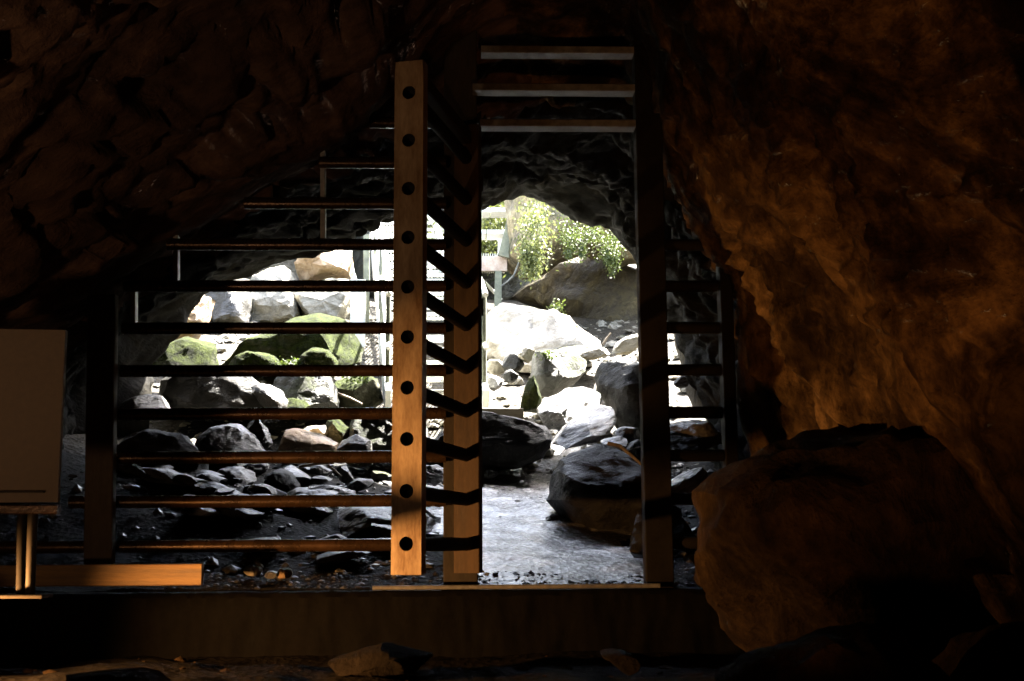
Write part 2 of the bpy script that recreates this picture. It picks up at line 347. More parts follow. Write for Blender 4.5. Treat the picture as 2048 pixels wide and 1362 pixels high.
    for q, (e, dy) in enumerate(rr):
        for k in range(N_):
            v = last[k]; dv = Vector((v.x-cx, 0, v.z-cz)); dl = dv.length; dn = dv/dl
            pt = v + dn*e; pt.y = 4.5 + dy
            if e > .2: pt += Vector((0, .35*noise.noise(pt*.8)+.12*noise.noise(pt*3), 0))
            top = 3.9+.5*noise.noise(Vector((pt.x*.6, 3, 1)))
            if pt.z > top: pt.z = top+.05*(pt.z-top); pt.y = min(pt.y, 4.9+.3*noise.noise(pt))-.35*(e-2.5)
            vs.append(tuple(pt))
    for j in range(nr-1, nr-1+len(rr)):
        fs += [(j*N_+k, (j+1)*N_+k, (j+1)*N_+(k+1) % N_, j*N_+(k+1) % N_) for k in range(N_)]
    o = mk('cave_walls', vs, fs, M['cave_left'], origin=(0, 0, 0), smooth=9)
    tag(o, kind='structure')
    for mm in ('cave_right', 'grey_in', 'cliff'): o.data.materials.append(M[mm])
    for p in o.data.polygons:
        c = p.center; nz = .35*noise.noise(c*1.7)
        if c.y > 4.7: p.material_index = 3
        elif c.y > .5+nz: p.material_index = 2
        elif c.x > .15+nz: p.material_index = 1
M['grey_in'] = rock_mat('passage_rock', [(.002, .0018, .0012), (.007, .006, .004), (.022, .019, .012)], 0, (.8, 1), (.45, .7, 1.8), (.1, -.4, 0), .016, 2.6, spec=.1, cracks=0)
M['cliff'] = rock_mat('outer_cliff_rock', [(.008, .007, .005), (.035, .03, .02), (.085, .078, .055), (.15, .14, .1)], .6, (.5, .9), (1, 1, 1.4), (.1, .3, 0), .08, 1.6, cracks=.9)
build_cave()

# ------------------------------------------------------------ the rocky hollow outside
def build_hollow():
    """ring of cliff behind the slope: left, back and right, open to the sky"""
    path = [(-9, 5.2), (-7.0, 6.5), (-5.2, 7.6), (-4.0, 9.2), (-2.6, 12.5), (-.8, 14.6), (1.6, 14.2), (3.4, 12.4), (4.6, 10.4), (5.6, 8.2), (7.2, 6.4), (9, 5.2)]
    pts = []
    for i in range(len(path)-1):
        p0 = Vector(path[max(0, i-1)]); p1 = Vector(path[i]); p2 = Vector(path[i+1]); p3 = Vector(path[min(len(path)-1, i+2)])
        for s_ in range(28):
            t = s_/28
            pts.append(.5*((2*p1)+(-p0+p2)*t+(2*p0-5*p1+4*p2-p3)*t*t+(-p0+3*p1-3*p2+p3)*t**3))
    nz = 110; vs = []; n = len(pts)
    for i, p in enumerate(pts):
        tn = (pts[min(n-1, i+1)]-pts[max(0, i-1)]).normalized(); nrm = Vector((tn.y, -tn.x))
        for j in range(nz):
            z = .2 + 6.2*j/(nz-1)
            q = Vector((p.x, p.y, z)); L_ = 1.0*fbm(q, .35, 3)+.35*ridged(q*.8)+.1*fbm(q, 3, 4)
            h = z*.9+.7*noise.noise(q*.6); stp = h-math.floor(h); L_ += .25*(stp if stp < .8 else (1-stp)*4)
            o = L_*1.0 - (z-1)*.12
            vs.append((p.x+nrm.x*o, p.y+nrm.y*o, z))
    fs = [(i*nz+j, i*nz+j+1, (i+1)*nz+j+1, (i+1)*nz+j) for i in range(n-1) for j in range(nz-1)]
    o = mk('rock_face', vs, fs, M['cliff'], origin=(0, 0, 0), smooth=9); tag(o, kind='structure')
build_hollow()

# ------------------------------------------------------------ boulders
def resample(poly, n):
    L_ = []; tot = 0
    for i in range(len(poly)):
        a, b = poly[i], poly[(i+1) % len(poly)]; d = (b-a).length; L_.append(d); tot += d
    out = []; i = 0; acc = 0
    for k in range(n):
        t = tot*k/n
        while acc+L_[i] < t: acc += L_[i]; i += 1
        out.append(poly[i].lerp(poly[(i+1) % len(poly)], (t-acc)/L_[i] if L_[i] else 0))
    return out
def rock(label, outline, Y, thick, mat, ridge=(0, 0), seed=1, n=56, rough=1.0, sq=.55, cuts=7, group=None, name='boulder', cat='boulder', tilt=0, sharp=28):
    """a boulder whose widest section has the given outline at y=Y; thick = depth in metres"""
    rnd = random.Random(seed)
    poly = [P(x, y, Y) for x, y in outline]
    if tilt:   # lean the section back so its top is further away
        zb = min(p.z for p in poly)
        for p in poly: p.y += (p.z-zb)*tilt
    pts = resample(poly, n); c = sum(pts, Vector())/n
    R_ = sum((p-c).length for p in pts)/n
    m_ = 22; vs = []; off = Vector((ridge[0]*R_, 0, ridge[1]*R_*.8))
    for j in range(1, m_):
        a = pi*j/m_; s = abs(sin(a))**sq; dy = -cos(a); dyy = math.copysign(abs(dy)**.8, dy)
        fr = max(0, dyy)
        for p in pts:
            q = c + (p-c)*s + off*fr - Vector((0, 1, 0))*dyy*thick/2
            vs.append(q)
    vs.append(c+Vector((0, thick/2, 0))); vs.append(c+off-Vector((0, thick/2, 0)))
    # planar cuts give broken facets
    for _ in range(cuts):
        d = Vector((rnd.uniform(-1, 1), rnd.uniform(-1.2, .2), rnd.uniform(-.6, 1))).normalized()
        mx = max((v-c).dot(d) for v in vs); h = mx*rnd.uniform(.62, .86)
        for i, v in enumerate(vs):
            e = (v-c).dot(d)-h
            if e > 0: vs[i] = v - d*e*.98
    k = R_*rough
    sd_ = Vector((seed*3.1, seed*1.7, seed*.9))
    out = []
    for v in vs:
        u = v/max(.1, R_)+sd_
        dd = (v-c).normalized()
        s_ = .08*noise.noise(u*1.3)+.05*noise.noise(u*3.3)+.03*noise.noise(u*8)+.03*ridged(u*2.2)-.03
        hh = u.z*2.6+u.x*.9+.7*noise.noise(u); s_ += .05*(abs(hh-math.floor(hh)-.5)-.25)
        out.append(v+dd*s_*k)
    fs = []
    for j in range(m_-2):
        for i in range(n): fs.append((j*n+i, j*n+(i+1) % n, (j+1)*n+(i+1) % n, (j+1)*n+i))
    b = len(vs)-2
    fs += [(b, (i+1) % n, i) for i in range(n)] + [(b+1, (m_-2)*n+i, (m_-2)*n+(i+1) % n) for i in range(n)]
    o = mk(name, out, fs, M[mat], smooth=radians(sharp))
    if group is None and Y > .7: group = 'stones and boulders tumbled beyond the gate'
    return tag(o, label, cat, group)
def blob(x0, y0, x1, y1, seed, k=9, jit=.16, skew=0):
    rnd = random.Random(seed); cx, cy, rx, ry = (x0+x1)/2, (y0+y1)/2, (x1-x0)/2, (y1-y0)/2
    return [(cx+rx*cos(a)*(1+rnd.uniform(-jit, jit*.6))*min(1.2, 1)+skew*ry*sin(a), cy-ry*sin(a)*(1+rnd.uniform(-jit, jit*.6))) for a in [2*pi*(i+rnd.uniform(-.25, .25))/k for i in range(k)]]

def blob_off(w_, h_, rnd, k=8):
    return [(w_/2*cos(a)*rnd.uniform(.75, 1.1), -h_/2*sin(a)*rnd.uniform(.7, 1.1)) for a in [2*pi*(i+rnd.uniform(-.3, .3))/k for i in range(k)]]
# right of the path
rock('large dark rounded boulder at the bend of the wet path with a pale rim', [(1099, 1000), (1106, 955), (1120, 920), (1145, 908), (1178, 896), (1212, 886), (1256, 915), (1290, 942), (1330, 1000), (1335, 1130), (1290, 1160), (1240, 1140), (1190, 1095), (1146, 1056)], 2.15, 1.0, 'dark', (.04, -.02), 11, sq=.6, cuts=2, rough=.8)
rock('low dark rock at the foot of the right gate post, before the rounded boulder', [(1240, 1050), (1262, 1025), (1300, 1012), (1350, 1020), (1390, 1080), (1400, 1170), (1300, 1175), (1235, 1120)], 1.15, .6, 'dark', (.1, -.1), 12)
rock('upper slab of the split pale boulder, gleaming wet above the path', [(1078, 812), (1101, 788), (1145, 769), (1178, 763), (1214, 777), (1216, 796), (1190, 812), (1150, 838), (1120, 862), (1096, 858), (1086, 838)], 4.6, .7, 'slab', (-.15, -.55), 13, sq=.45, cuts=8, tilt=.7)
rock('lower sloping slab of the split pale boulder, long bright face above the rounded boulder', [(1096, 868), (1130, 846), (1160, 826), (1200, 800), (1232, 805), (1234, 830), (1210, 862), (1180, 880), (1127, 892), (1104, 884)], 4.15, .6, 'slab', (.1, -.5), 14, sq=.45, cuts=6, tilt=.9)
rock('square dark boulder with mossy left edge, behind the split pale boulder', [(1066, 712), (1110, 708), (1160, 710), (1182, 729), (1162, 756), (1146, 768), (1104, 792), (1080, 790), (1062, 768)], 5.6, .7, 'darkmoss', (.05, .12), 15, sq=.36, cuts=3)
rock('small bright green mossy stone below the square dark boulder', [(1040, 822), (1044, 796), (1052, 770), (1064, 746), (1076, 776), (1084, 800), (1074, 824)], 5.1, .35, 'moss', (0, 0), 16)
rock('tall dark boulder just left of the right gate post, above the gleaming slabs', [(1194, 740), (1212, 709), (1252, 706), (1295, 716), (1330, 760), (1320, 860), (1256, 868), (1228, 840), (1215, 796), (1196, 774)], 5.0, .9, 'dark', (.05, .1), 17, sq=.36, cuts=3)
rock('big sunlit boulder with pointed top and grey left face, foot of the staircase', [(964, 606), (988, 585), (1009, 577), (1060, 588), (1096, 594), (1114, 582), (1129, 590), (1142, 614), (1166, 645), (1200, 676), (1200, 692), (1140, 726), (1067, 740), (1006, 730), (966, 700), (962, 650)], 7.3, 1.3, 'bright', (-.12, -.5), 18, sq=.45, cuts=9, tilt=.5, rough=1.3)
rock('small pale angular stone on the skyline of the bright ledge', [(1222, 708), (1234, 682), (1262, 668), (1284, 668), (1280, 690), (1262, 706)], 6.7, .4, 'pale', (0, -.2), 19)
rock('low flat bright stone in front of the big sunlit boulder', blob(1100, 688, 1230, 716, 3), 6.9, .6, 'pale', (0, -.4), 20, tilt=.5)
for i, (bx, lab, mt_) in enumerate([((972, 716, 1012, 752), 'pale stone beside the stair foot, nearest the hinge post', 'pale'), ((1000, 704, 1048, 748), 'dark split stone between the stair foot and the square dark boulder', 'dark'), ((1036, 694, 1072, 724), 'pale stone at the left foot of the big sunlit boulder', 'pale'), ((970, 748, 1006, 780), 'damp grey stone on the litter below the stair foot', 'grey'), ((1004, 738, 1040, 764), 'small dark stone lying on leaf litter beside the stair', 'dark')]):
    rock(lab, blob(*bx, 30+i), 6.2-.1*i, .3, mt_, (0, -.2), 30+i, n=36, name='stone', cat='stone')
rock('long dark boulder left of the path, wet glints on its top', [(830, 872), (870, 842), (962, 829), (1013, 836), (1066, 850), (1090, 858), (1101, 882), (1080, 916), (1039, 934), (962, 942), (860, 945), (825, 920)], 4.3, .9, 'dark', (0, .02), 21, sq=.4, cuts=4)
rock('small wet stone on the left verge of the path, behind the door leaf', blob(842, 926, 890, 972, 41), 3.0, .3, 'grey', (0, -.2), 41, name='stone', cat='stone')
rock('flat dark stone at the left lip of the path beneath the long boulder', blob(955, 934, 1000, 958, 42), 3.9, .3, 'dark', (0, -.2), 42, name='stone', cat='stone')
# seen through the right bars
rock('wet grey slab seen between the fourth and fifth bars right of the gate', [(1325, 866), (1340, 842), (1395, 836), (1440, 842), (1450, 880), (1400, 895), (1345, 905)], 2.9, .6, 'slab', (-.1, -.4), 22, tilt=.6)
rock('streaked pale slab leaning up beside the near brown boulder', [(1325, 980), (1360, 950), (1421, 925), (1442, 926), (1430, 957), (1398, 986), (1347, 1008), (1325, 1008)], .8, .45, 'slab', (-.15, -.4), 23, tilt=.8)
rock('small stone with a wet glint under the streaked slab', blob(1330, 1010, 1362, 1050, 44), .75, .2, 'dark', (0, 0), 44, name='stone', cat='stone')
rock('dark stone among pebbles outside, seen high between the right bars', blob(1346, 752, 1386, 776, 45), 4.6, .25, 'dark', (0, -.2), 45, name='stone', cat='stone')
for i, (bx, lab, mt_) in enumerate([((1226, 850, 1284, 884), 'grey stone wedged below the tall dark boulder', 'grey'), ((1200, 872, 1262, 900), 'flat wet stone resting behind the rounded boulder', 'grey'), ((1250, 876, 1300, 925), 'dim stone between the rounded boulder and the gate post', 'dark')]):
    rock(lab, blob(*bx, 50+i), 3.4-.2*i, .35, mt_, (0, -.3), 50+i, n=36, name='stone', cat='stone', tilt=.4)
# near, inside the cave
rock('huge brown boulder against the right cave wall, in front of the gate', [(1378, 1050), (1400, 985), (1440, 945), (1500, 915), (1580, 885), (1640, 868), (1750, 858), (1800, 838), (1870, 843), (1910, 880), (1990, 950), (2090, 1030), (2200, 1180), (2200, 1400), (1950, 1480), (1700, 1480), (1560, 1400), (1480, 1280), (1410, 1160)], -1.35, 1.1, 'orange', (.02, -.08), 24, n=190, sq=.42, cuts=2, rough=1.3)
rock('low dark rock along the bottom edge, below the huge brown boulder', [(1440, 1420), (1455, 1300), (1520, 1250), (1600, 1252), (1650, 1268), (1720, 1248), (1800, 1258), (1880, 1310), (1960, 1420), (1900, 1500), (1500, 1500)], -2.3, .6, 'orange', (.05, .05), 25, n=90, sq=.5, cuts=5)
rock('rounded brown rock in the bottom right corner', [(1900, 1330), (1960, 1270), (2060, 1250), (2200, 1260), (2300, 1400), (2200, 1560), (1960, 1560), (1890, 1450)], -2.2, .8, 'orange', (0, -.1), 26, n=70, cuts=5)

# left, beyond the bars, from far to near
rock('pale fissured rock face block left of the stair, widest of the wall', [(484, 600), (492, 566), (520, 545), (560, 533), (590, 535), (598, 590), (600, 650), (560, 660), (490, 655)], 8.4, .9, 'pale', (0, 0), 61, sq=.35, cuts=5)
rock('orange-brown rock block high on the outer wall left of the stair', [(592, 520), (640, 505), (690, 497), (706, 520), (700, 552), (650, 560), (598, 566)], 8.8, .8, 'ochre', (0, 0), 62, sq=.35, cuts=5)
rock('white sunlit block below the orange-brown rock, left of the stair', [(596, 566), (650, 556), (700, 560), (712, 600), (706, 655), (640, 660), (594, 650)], 8.4, .8, 'pale', (0, -.1), 63, sq=.35, cuts=6)
rock('grey lichened rock at the far left end of the outer wall', [(404, 600), (430, 580), (480, 566), (500, 585), (498, 655), (420, 662), (392, 640)], 7.9, .8, 'grey', (0, 0), 64, sq=.38, cuts=6)
rock('yellow-brown leaning rock at the left edge of the cave mouth', [(330, 690), (360, 640), (392, 600), (428, 586), (412, 640), (380, 690)], 6.2, .6, 'ochre', (0, 0), 65, sq=.5, cuts=6)
rock('pale flat slab with green mossy flank, far left behind the bars', [(262, 734), (302, 700), (340, 676), (372, 666), (430, 672), (438, 700), (430, 735), (350, 742)], 5.2, .8, 'moss', (.05, -.35), 66, sq=.42, cuts=7, tilt=.4)
rock('long hummocky boulder carpeted in moss left of the stair', [(425, 712), (470, 680), (540, 665), (580, 640), (640, 628), (690, 640), (716, 672), (728, 704), (714, 730), (600, 735), (440, 735)], 6.4, 1.0, 'moss', (0, -.3), 67, sq=.6, cuts=3)
rock('pale green pointed stone in front of the long mossy boulder', [(450, 735), (472, 712), (510, 697), (536, 698), (556, 718), (560, 738)], 5.5, .5, 'moss', (0, -.3), 68)
rock('round moss-capped stone below the long mossy boulder', [(596, 738), (604, 710), (630, 695), (660, 702), (676, 722), (678, 742)], 5.4, .5, 'moss', (0, -.2), 69, sq=.7, cuts=2)
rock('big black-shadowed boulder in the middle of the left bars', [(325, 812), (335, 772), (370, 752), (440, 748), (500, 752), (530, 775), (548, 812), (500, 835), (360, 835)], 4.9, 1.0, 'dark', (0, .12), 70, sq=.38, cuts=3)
rock('angular stone with a bright triangular top beside the black-shadowed boulder', [(500, 756), (532, 766), (566, 779), (582, 797), (574, 818), (540, 825), (520, 800)], 4.6, .5, 'grey', (-.2, -.4), 71, sq=.4, tilt=.5)
rock('small mossy stone right of the angular stone', blob(558, 796, 618, 822, 72), 4.7, .4, 'moss', (0, -.3), 72)
rock('dark upright boulder with a bright mossy right edge', [(540, 770), (560, 745), (610, 738), (656, 745), (672, 775), (676, 815), (640, 835), (556, 830)], 5.2, .8, 'darkmoss', (-.1, .1), 73, sq=.38, cuts=3)
rock('dull green mossy boulder against the stair foot', [(664, 780), (680, 752), (720, 742), (756, 760), (766, 800), (740, 824), (672, 822)], 5.7, .7, 'moss', (0, -.15), 74, sq=.55, cuts=4)
rock('grey sloping boulder with rough face, left and just above the sixth bar', [(385, 905), (392, 868), (420, 848), (470, 842), (505, 870), (528, 905), (500, 925), (400, 925)], 3.3, .6, 'grey', (.1, -.35), 75, sq=.45, tilt=.5)
rock('knobbly grey-brown stone right of the sloping boulder', [(484, 862), (494, 842), (520, 838), (534, 860), (545, 888), (520, 905), (500, 890)], 3.6, .4, 'grey', (0, -.1), 76)
rock('brown flat-topped slab in the rubble above the sixth bar', [(538, 880), (550, 858), (590, 852), (640, 866), (674, 884), (668, 905), (600, 912), (545, 905)], 3.9, .6, 'ochre', (0, -.4), 77, sq=.4, tilt=.5)
rock('thin pale slab lying behind the brown flat-topped slab', [(596, 862), (620, 850), (652, 850), (668, 864), (650, 874)], 4.3, .4, 'pale', (0, -.4), 78, sq=.4, tilt=.5)
rock('mossy wedge stone among the rubble right of the brown slab', [(646, 876), (652, 842), (676, 838), (700, 858), (706, 880), (680, 894)], 4.3, .4, 'moss', (0, -.2), 79, sq=.45)
rock('pale broken stone in front of the dark mossy boulder', [(668, 898), (682, 878), (712, 868), (742, 880), (744, 902), (700, 908)], 4.0, .4, 'grey', (0, -.3), 80, sq=.4)
rock('dark moss-speckled boulder close left of the door leaf', [(700, 880), (706, 846), (740, 832), (800, 834), (850, 850), (860, 890), (820, 915), (730, 912)], 4.4, .8, 'darkmoss', (0, .1), 81, sq=.4, cuts=3)
rock('smooth flat grey stone left, above the seventh bar', [(428, 958), (438, 936), (470, 930), (500, 938), (508, 958), (496, 972), (440, 972)], 2.8, .5, 'grey', (0, -.3), 82, sq=.4, tilt=.7)
rock('dark wedge-shaped stone with a lit upper edge in the middle left rubble', [(516, 978), (530, 950), (556, 934), (580, 942), (600, 972), (596, 996), (530, 996)], 2.6, .45, 'dark', (-.1, -.3), 83, sq=.4, tilt=.4)
rock('second dark wedge stone, leaning on the first from the right', [(560, 936), (580, 928), (606, 944), (636, 968), (624, 984), (596, 970)], 2.8, .4, 'grey', (0, -.3), 84, sq=.4, tilt=.5)
rock('long pale flat stone at the front of the middle left rubble', [(560, 990), (590, 974), (640, 972), (676, 984), (668, 1000), (600, 1004)], 2.2, .5, 'grey', (0, -.4), 85, sq=.4, tilt=.8)
rock('thin brick-shaped stone on the scree behind the seventh bar', [(614, 944), (622, 926), (644, 930), (666, 942), (660, 952), (640, 950)], 3.2, .3, 'grey', (0, -.4), 86, sq=.35)
rock('upright splinter of rock at the right end of the scree', [(676, 958), (684, 932), (692, 930), (704, 952), (714, 966), (690, 968)], 3.1, .25, 'grey', (0, -.2), 87, sq=.4)
rock('broad pale slab close behind the door leaf, above the eighth bar', [(630, 1028), (664, 1014), (720, 1010), (790, 1010), (850, 1018), (880, 1034), (860, 1056), (780, 1056), (720, 1046), (680, 1036)], 1.6, .6, 'slab', (0, -.35), 88, sq=.4, tilt=.9)
rock('dim boulder in the dark low left, behind the eighth and ninth bars', [(250, 1060), (280, 1010), (360, 985), (460, 990), (540, 1030), (580, 1080), (500, 1110), (300, 1110)], 1.6, .8, 'dark', (0, -.2), 89, cuts=8)
rock('dim boulder at the far left edge behind the gate post', [(225, 930), (250, 880), (300, 858), (370, 870), (410, 920), (400, 980), (300, 990), (230, 985)], 2.6, .8, 'dark', (0, -.2), 90, cuts=8)
rock('flat layered stones dimly lit behind the left post', [(236, 822), (246, 796), (290, 786), (334, 790), (330, 808), (340, 820), (290, 828)], 4.2, .5, 'grey', (0, -.4), 91, sq=.4, tilt=.4)
# loose stones at the sill and in the foreground
for i, (bx, Y, lab, mt_) in enumerate([((488, 1128, 524, 1152), .15, 'upright pale chip on the sill between plank and door leaf', 'pale'), ((530, 1140, 556, 1158), .12, 'small grey stone beside the upright chip', 'grey'), ((552, 1134, 584, 1158), .14, 'pinkish lump, right one of the small sill stones', 'ochre'),
      ((640, 1286, 860, 1345), -1.0, 'flat dim rock on the cave floor under the door leaf', 'floorrock'), ((1196, 1302, 1270, 1320), -1.2, 'small pale stone on the floor at the right of the sill', 'floorrock'), ((110, 1325, 330, 1420), -1.8, 'reddish rock at the bottom left corner', 'orange')]):
    rock(lab, blob(*bx, 100+i), Y, .2 if i < 3 else .4, mt_, (0, -.2), 100+i, n=40, name='stone', cat='stone')

rnd = random.Random(77)
for i in range(46):
    Y = rnd.uniform(1.6, 5.4); px = rnd.uniform(250, 790); g0 = None
    x = (( px-1024)/F+.0356)*(Y+5.656); z = ground_z(x, Y)+rnd.uniform(-.02, .12)
    py = 1098-(z-.15)*F/(Y+5.656)-.007*(px-1024)
    w_ = rnd.uniform(22, 62)*(1.2-.1*(Y-1.6)); h_ = w_*rnd.uniform(.25, .5)
    pts = [(px+a*math.cos(-.25*sk)+b*.3, py+b+a*.35*sk) for sk in [rnd.uniform(-1, 1)] for a, b in blob_off(w_, h_, rnd)]
    mt_ = rnd.choice(['dark', 'grey', 'grey', 'darkmoss', 'slab'])
    k_ = int((1090-py)//86.5)+1; nm_ = ['zeroth', 'very', 'second', 'third', 'fourth', 'fifth', 'sixth', 'seventh', 'eighth'][max(1, min(8, k_))]
    hz_ = 'at far left' if px < 350 else 'left' if px < 460 else 'midway' if px < 580 else 'right' if px < 690 else 'beside door leaf'
    lab_ = '%s %s %s slab over the %s lowest bar, %s' % ('tiny' if w_ < 30 else 'small' if w_ < 42 else 'large', 'thin' if h_/w_ < .36 else 'thick', {'dark': 'blackish', 'grey': 'grey', 'darkmoss': 'moss-flecked', 'slab': 'pale'}[mt_], nm_, hz_)
    lab_ += ', well back' if Y > 3.2 else ', nearer the gate'
    rock(' '.join(lab_.split()[:16]), pts, Y, rnd.uniform(.15, .4), mt_, (rnd.uniform(-.2, .2), -.35), 200+i, n=26, sq=.38, cuts=6, tilt=rnd.uniform(.2, .8), group='broken slabs of the rubble bank', name='broken_rock', cat='rock')
for i in range(30):
    Y = rnd.uniform(.35, 2.6); px = rnd.uniform(330, 860)
    x = ((px-1024)/F+.0356)*(Y+5.656); z = ground_z(x, Y)+rnd.uniform(.04, .09)
    py = 1098-(z-.15)*F/(Y+5.656)-.007*(px-1024)
    w_ = rnd.uniform(70, 150); h_ = w_*rnd.uniform(.2, .36); sk = rnd.uniform(-1, 1)
    pts = [(px+a*cos(.25*sk), py+b+a*.3*sk) for a, b in blob_off(w_, h_, rnd, 7)]
    mt_ = rnd.choice(['dark', 'grey', 'slab', 'grey'])
    bar_ = ['very', 'second', 'third', 'fourth', 'fifth'][max(0, min(4, int((1090-py)//86.5)))]
    side_ = 'far left' if px < 500 else 'left of middle' if px < 600 else 'right of middle' if px < 700 else 'close by the door leaf'
    rock('broad flat %s slab, tilted %s, over the %s lowest bar, %s' % ({'dark': 'blackish', 'grey': 'grey', 'slab': 'pale'}[mt_], 'right' if sk > 0 else 'left', bar_, side_), pts, Y, rnd.uniform(.25, .5), mt_, (rnd.uniform(-.15, .15), -.2), 400+i, n=34, sq=.34, cuts=3, tilt=rnd.uniform(.3, .9), group='broken slabs of the rubble bank', name='broken_rock', cat='rock')
rock('added dark mossy boulder under the staircase treads, a stand-in for shade', [(774, 740), (770, 660), (800, 612), (860, 590), (930, 600), (966, 640), (970, 740)], 9.2, 1.0, 'darkmoss', (0, .1), 301, cuts=4)  # three added boulders, dark in place of shade so the treads show
rock('added dark boulder under the top of the staircase, a stand-in for shade', [(776, 620), (770, 560), (800, 528), (850, 520), (905, 540), (920, 620)], 11.6, 1.0, 'dark', (0, .1), 302, cuts=4)
rock('added dark rock behind the head of the staircase, a stand-in for shade', [(700, 620), (706, 480), (730, 400), (780, 360), (860, 350), (930, 380), (950, 480), (940, 600)], 13.4, 1.2, 'darkmoss', (0, .1), 303, cuts=5, n=70)
# overhanging mossy block and recess on the right outside
rock('overhanging block of bright mossy rock above the recess, hung with plants', [(1020, 330), (1100, 300), (1300, 300), (1400, 420), (1330, 520), (1250, 525), (1215, 505), (1170, 495), (1120, 515), (1085, 540), (1040, 548), (1016, 520), (1010, 430)], 9.3, 1.6, 'overhang', (.0, .12), 92, n=90, sq=.38, cuts=4)
rock('huge brown rock bulging out under the overhang, right of the sunlit boulder', [(1010, 530), (1060, 480), (1200, 470), (1330, 500), (1420, 600), (1440, 720), (1340, 780), (1240, 740), (1190, 700), (1130, 640), (1060, 600), (1012, 580)], 10.6, 1.8, 'brown', (.25, -.1), 93, n=90, sq=.5, cuts=7)
rock('tall streaked rock standing outside, seen at the right edge between the side bars', [(1362, 700), (1350, 640), (1330, 590), (1360, 560), (1420, 580), (1470, 660), (1480, 800), (1400, 830), (1380, 780)], 4.75, .8, 'brown', (.1, 0), 94, n=60, sq=.5, cuts=6)

# ------------------------------------------------------------ gravel on path, scree and sill
def gravel(name, label_, n, area, size, mat, seed, cond=None):
    rnd = random.Random(seed); q = MB()
    ico = [(0, 0, 1), (.9, 0, .3), (.28, .85, .3), (-.72, .52, .35), (-.72, -.52, .25), (.28, -.85, .3), (.7, .5, -.4), (-.27, .85, -.4), (-.9, 0, -.4), (-.27, -.85, -.4), (.7, -.5, -.4)]
    fc = [(0, 1, 2), (0, 2, 3), (0, 3, 4), (0, 4, 5), (0, 5, 1), (1, 6, 2), (2, 6, 7), (2, 7, 3), (3, 7, 8), (3, 8, 4), (4, 8, 9), (4, 9, 5), (5, 9, 10), (5, 10, 1), (1, 10, 6)]
    k = 0
    while k < n:
        x = rnd.uniform(area[0], area[1]); y = rnd.uniform(area[2], area[3])
        if cond and not cond(x, y, rnd): continue
        s = size[0]*(size[1]/size[0])**(rnd.random()**2.2); a = rnd.uniform(0, 2*pi); fl = rnd.uniform(.3, .8); z = ground_z(x, y)
        ca, sa = cos(a), sin(a); ex = rnd.uniform(.6, 1.3)
        vs = []
        for vx, vy, vz in ico:
            j = rnd.uniform(.75, 1.2); X, Yy, Z = vx*s*ex*j, vy*s*j, vz*s*fl*j
            vs.append((x+X*ca-Yy*sa, y+X*sa+Yy*ca, z+Z+s*fl*.15))
        q.add(vs, fc); k += 1
    o = mk(name, q.v, q.f, mat, origin=(0, 0, 0)); tag(o, label_, name, kind='stuff'); return o
def clear(x, y, r):   # keep the trodden path mostly free of stones
    c = .32+.05*y
    return r.random() < .04 or abs(x-c) > .5+.05*y
gravel('gravel', 'small wet stones along both edges of the path', 1700, (-2.4, 2.2, .2, 5.4), (.008, .05), M['pebble'], 1, clear)
gravel('scree', 'loose broken stones over the slope at the cave mouth', 2200, (-3.4, 3.4, 4.4, 9.5), (.015, .11), M['pale'], 2)
gravel('rubble', 'dark chips and grit strewn along the sill', 900, (-1.4, 1.0, -.1, .35), (.004, .018), M['floorpebble'], 3)
gravel('grit', 'scattered dim stones on the near cave floor', 260, (-2.2, 1.5, -3.0, -.3), (.006, .035), M['orange'], 4)

# ------------------------------------------------------------ gate
S = .19; Z0 = .1708
gate = empty('cave_gate', P(1100, 1168, 0)); tag(gate, 'fixed steel bar grille with hinge post and tall doorway, built across the cave passage', 'gate')
PR = .0265
def gx(px, py=700, Y=0): return P(px, py, Y).x
xl = -1.4948
starts = {0: gx(-70, 1090), 1: gx(140, 1004), 7: gx(335, 487), 8: gx(490, 400), 9: gx(640, 318), 10: gx(740, 232)}
for k in range(11):
    x0 = starts.get(k, xl-.02); z = Z0+S*k
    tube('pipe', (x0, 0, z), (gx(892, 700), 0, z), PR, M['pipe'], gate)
xr0, xr1 = gx(1330, 700), gx(1440, 700)
for k in range(8):
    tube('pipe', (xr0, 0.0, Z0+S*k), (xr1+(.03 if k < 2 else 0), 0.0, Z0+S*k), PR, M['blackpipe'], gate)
# left post, leaning a hair
bar('post', (gx(209, 1125), -.075, P(209, 1128, 0).z-.02), (gx(216, 600), -.075, P(216, 598, 0).z), .118, .06, M['postdim'], gate, (0, 1, 0))
# thin upright straps at the roof line
for px, ya, yb in ((645, 300, 487), (350, 470, 575), (265, 570, 657)):
    bar('strap', (gx(px, ya), .03, P(px, ya, 0).z), (gx(px, yb), .03, P(px, yb, 0).z), .022, .05, M['galv'], gate, (0, 1, 0), .002)
zt = P(1100, 30, 0).z
# hinge post and right post
hx0, hx1 = gx(887, 700), gx(955, 700)
bar('post', ((hx0+hx1)/2, .06, -.02), ((hx0+hx1)/2, .06, zt), hx1-hx0, .07, M['steel'], gate, (0, 1, 0))
rx = gx(1277, 700)
bar('post', (rx+.065, .0, -.02), (rx+.065, .0, zt), .12, .10, M['blackpipe'], gate, (0, 1, 0))
bar('post', (xr1+.03, .0, P(1440, 960, 0).z), (xr1+.03, .0, P(1440, 500, 0).z), .055, .09, M['blackpipe'], gate, (0, 1, 0))
for py, pa, pb in ((251, 960, 1282), (180, 945, 1280), (105, 962, 1280)):
    z = P(1100, py, 0).z
    bar('lintel_bar', (gx(pa, py), .0, z), (gx(pb, py), .0, z), .085, .034, M['lintel'], gate)

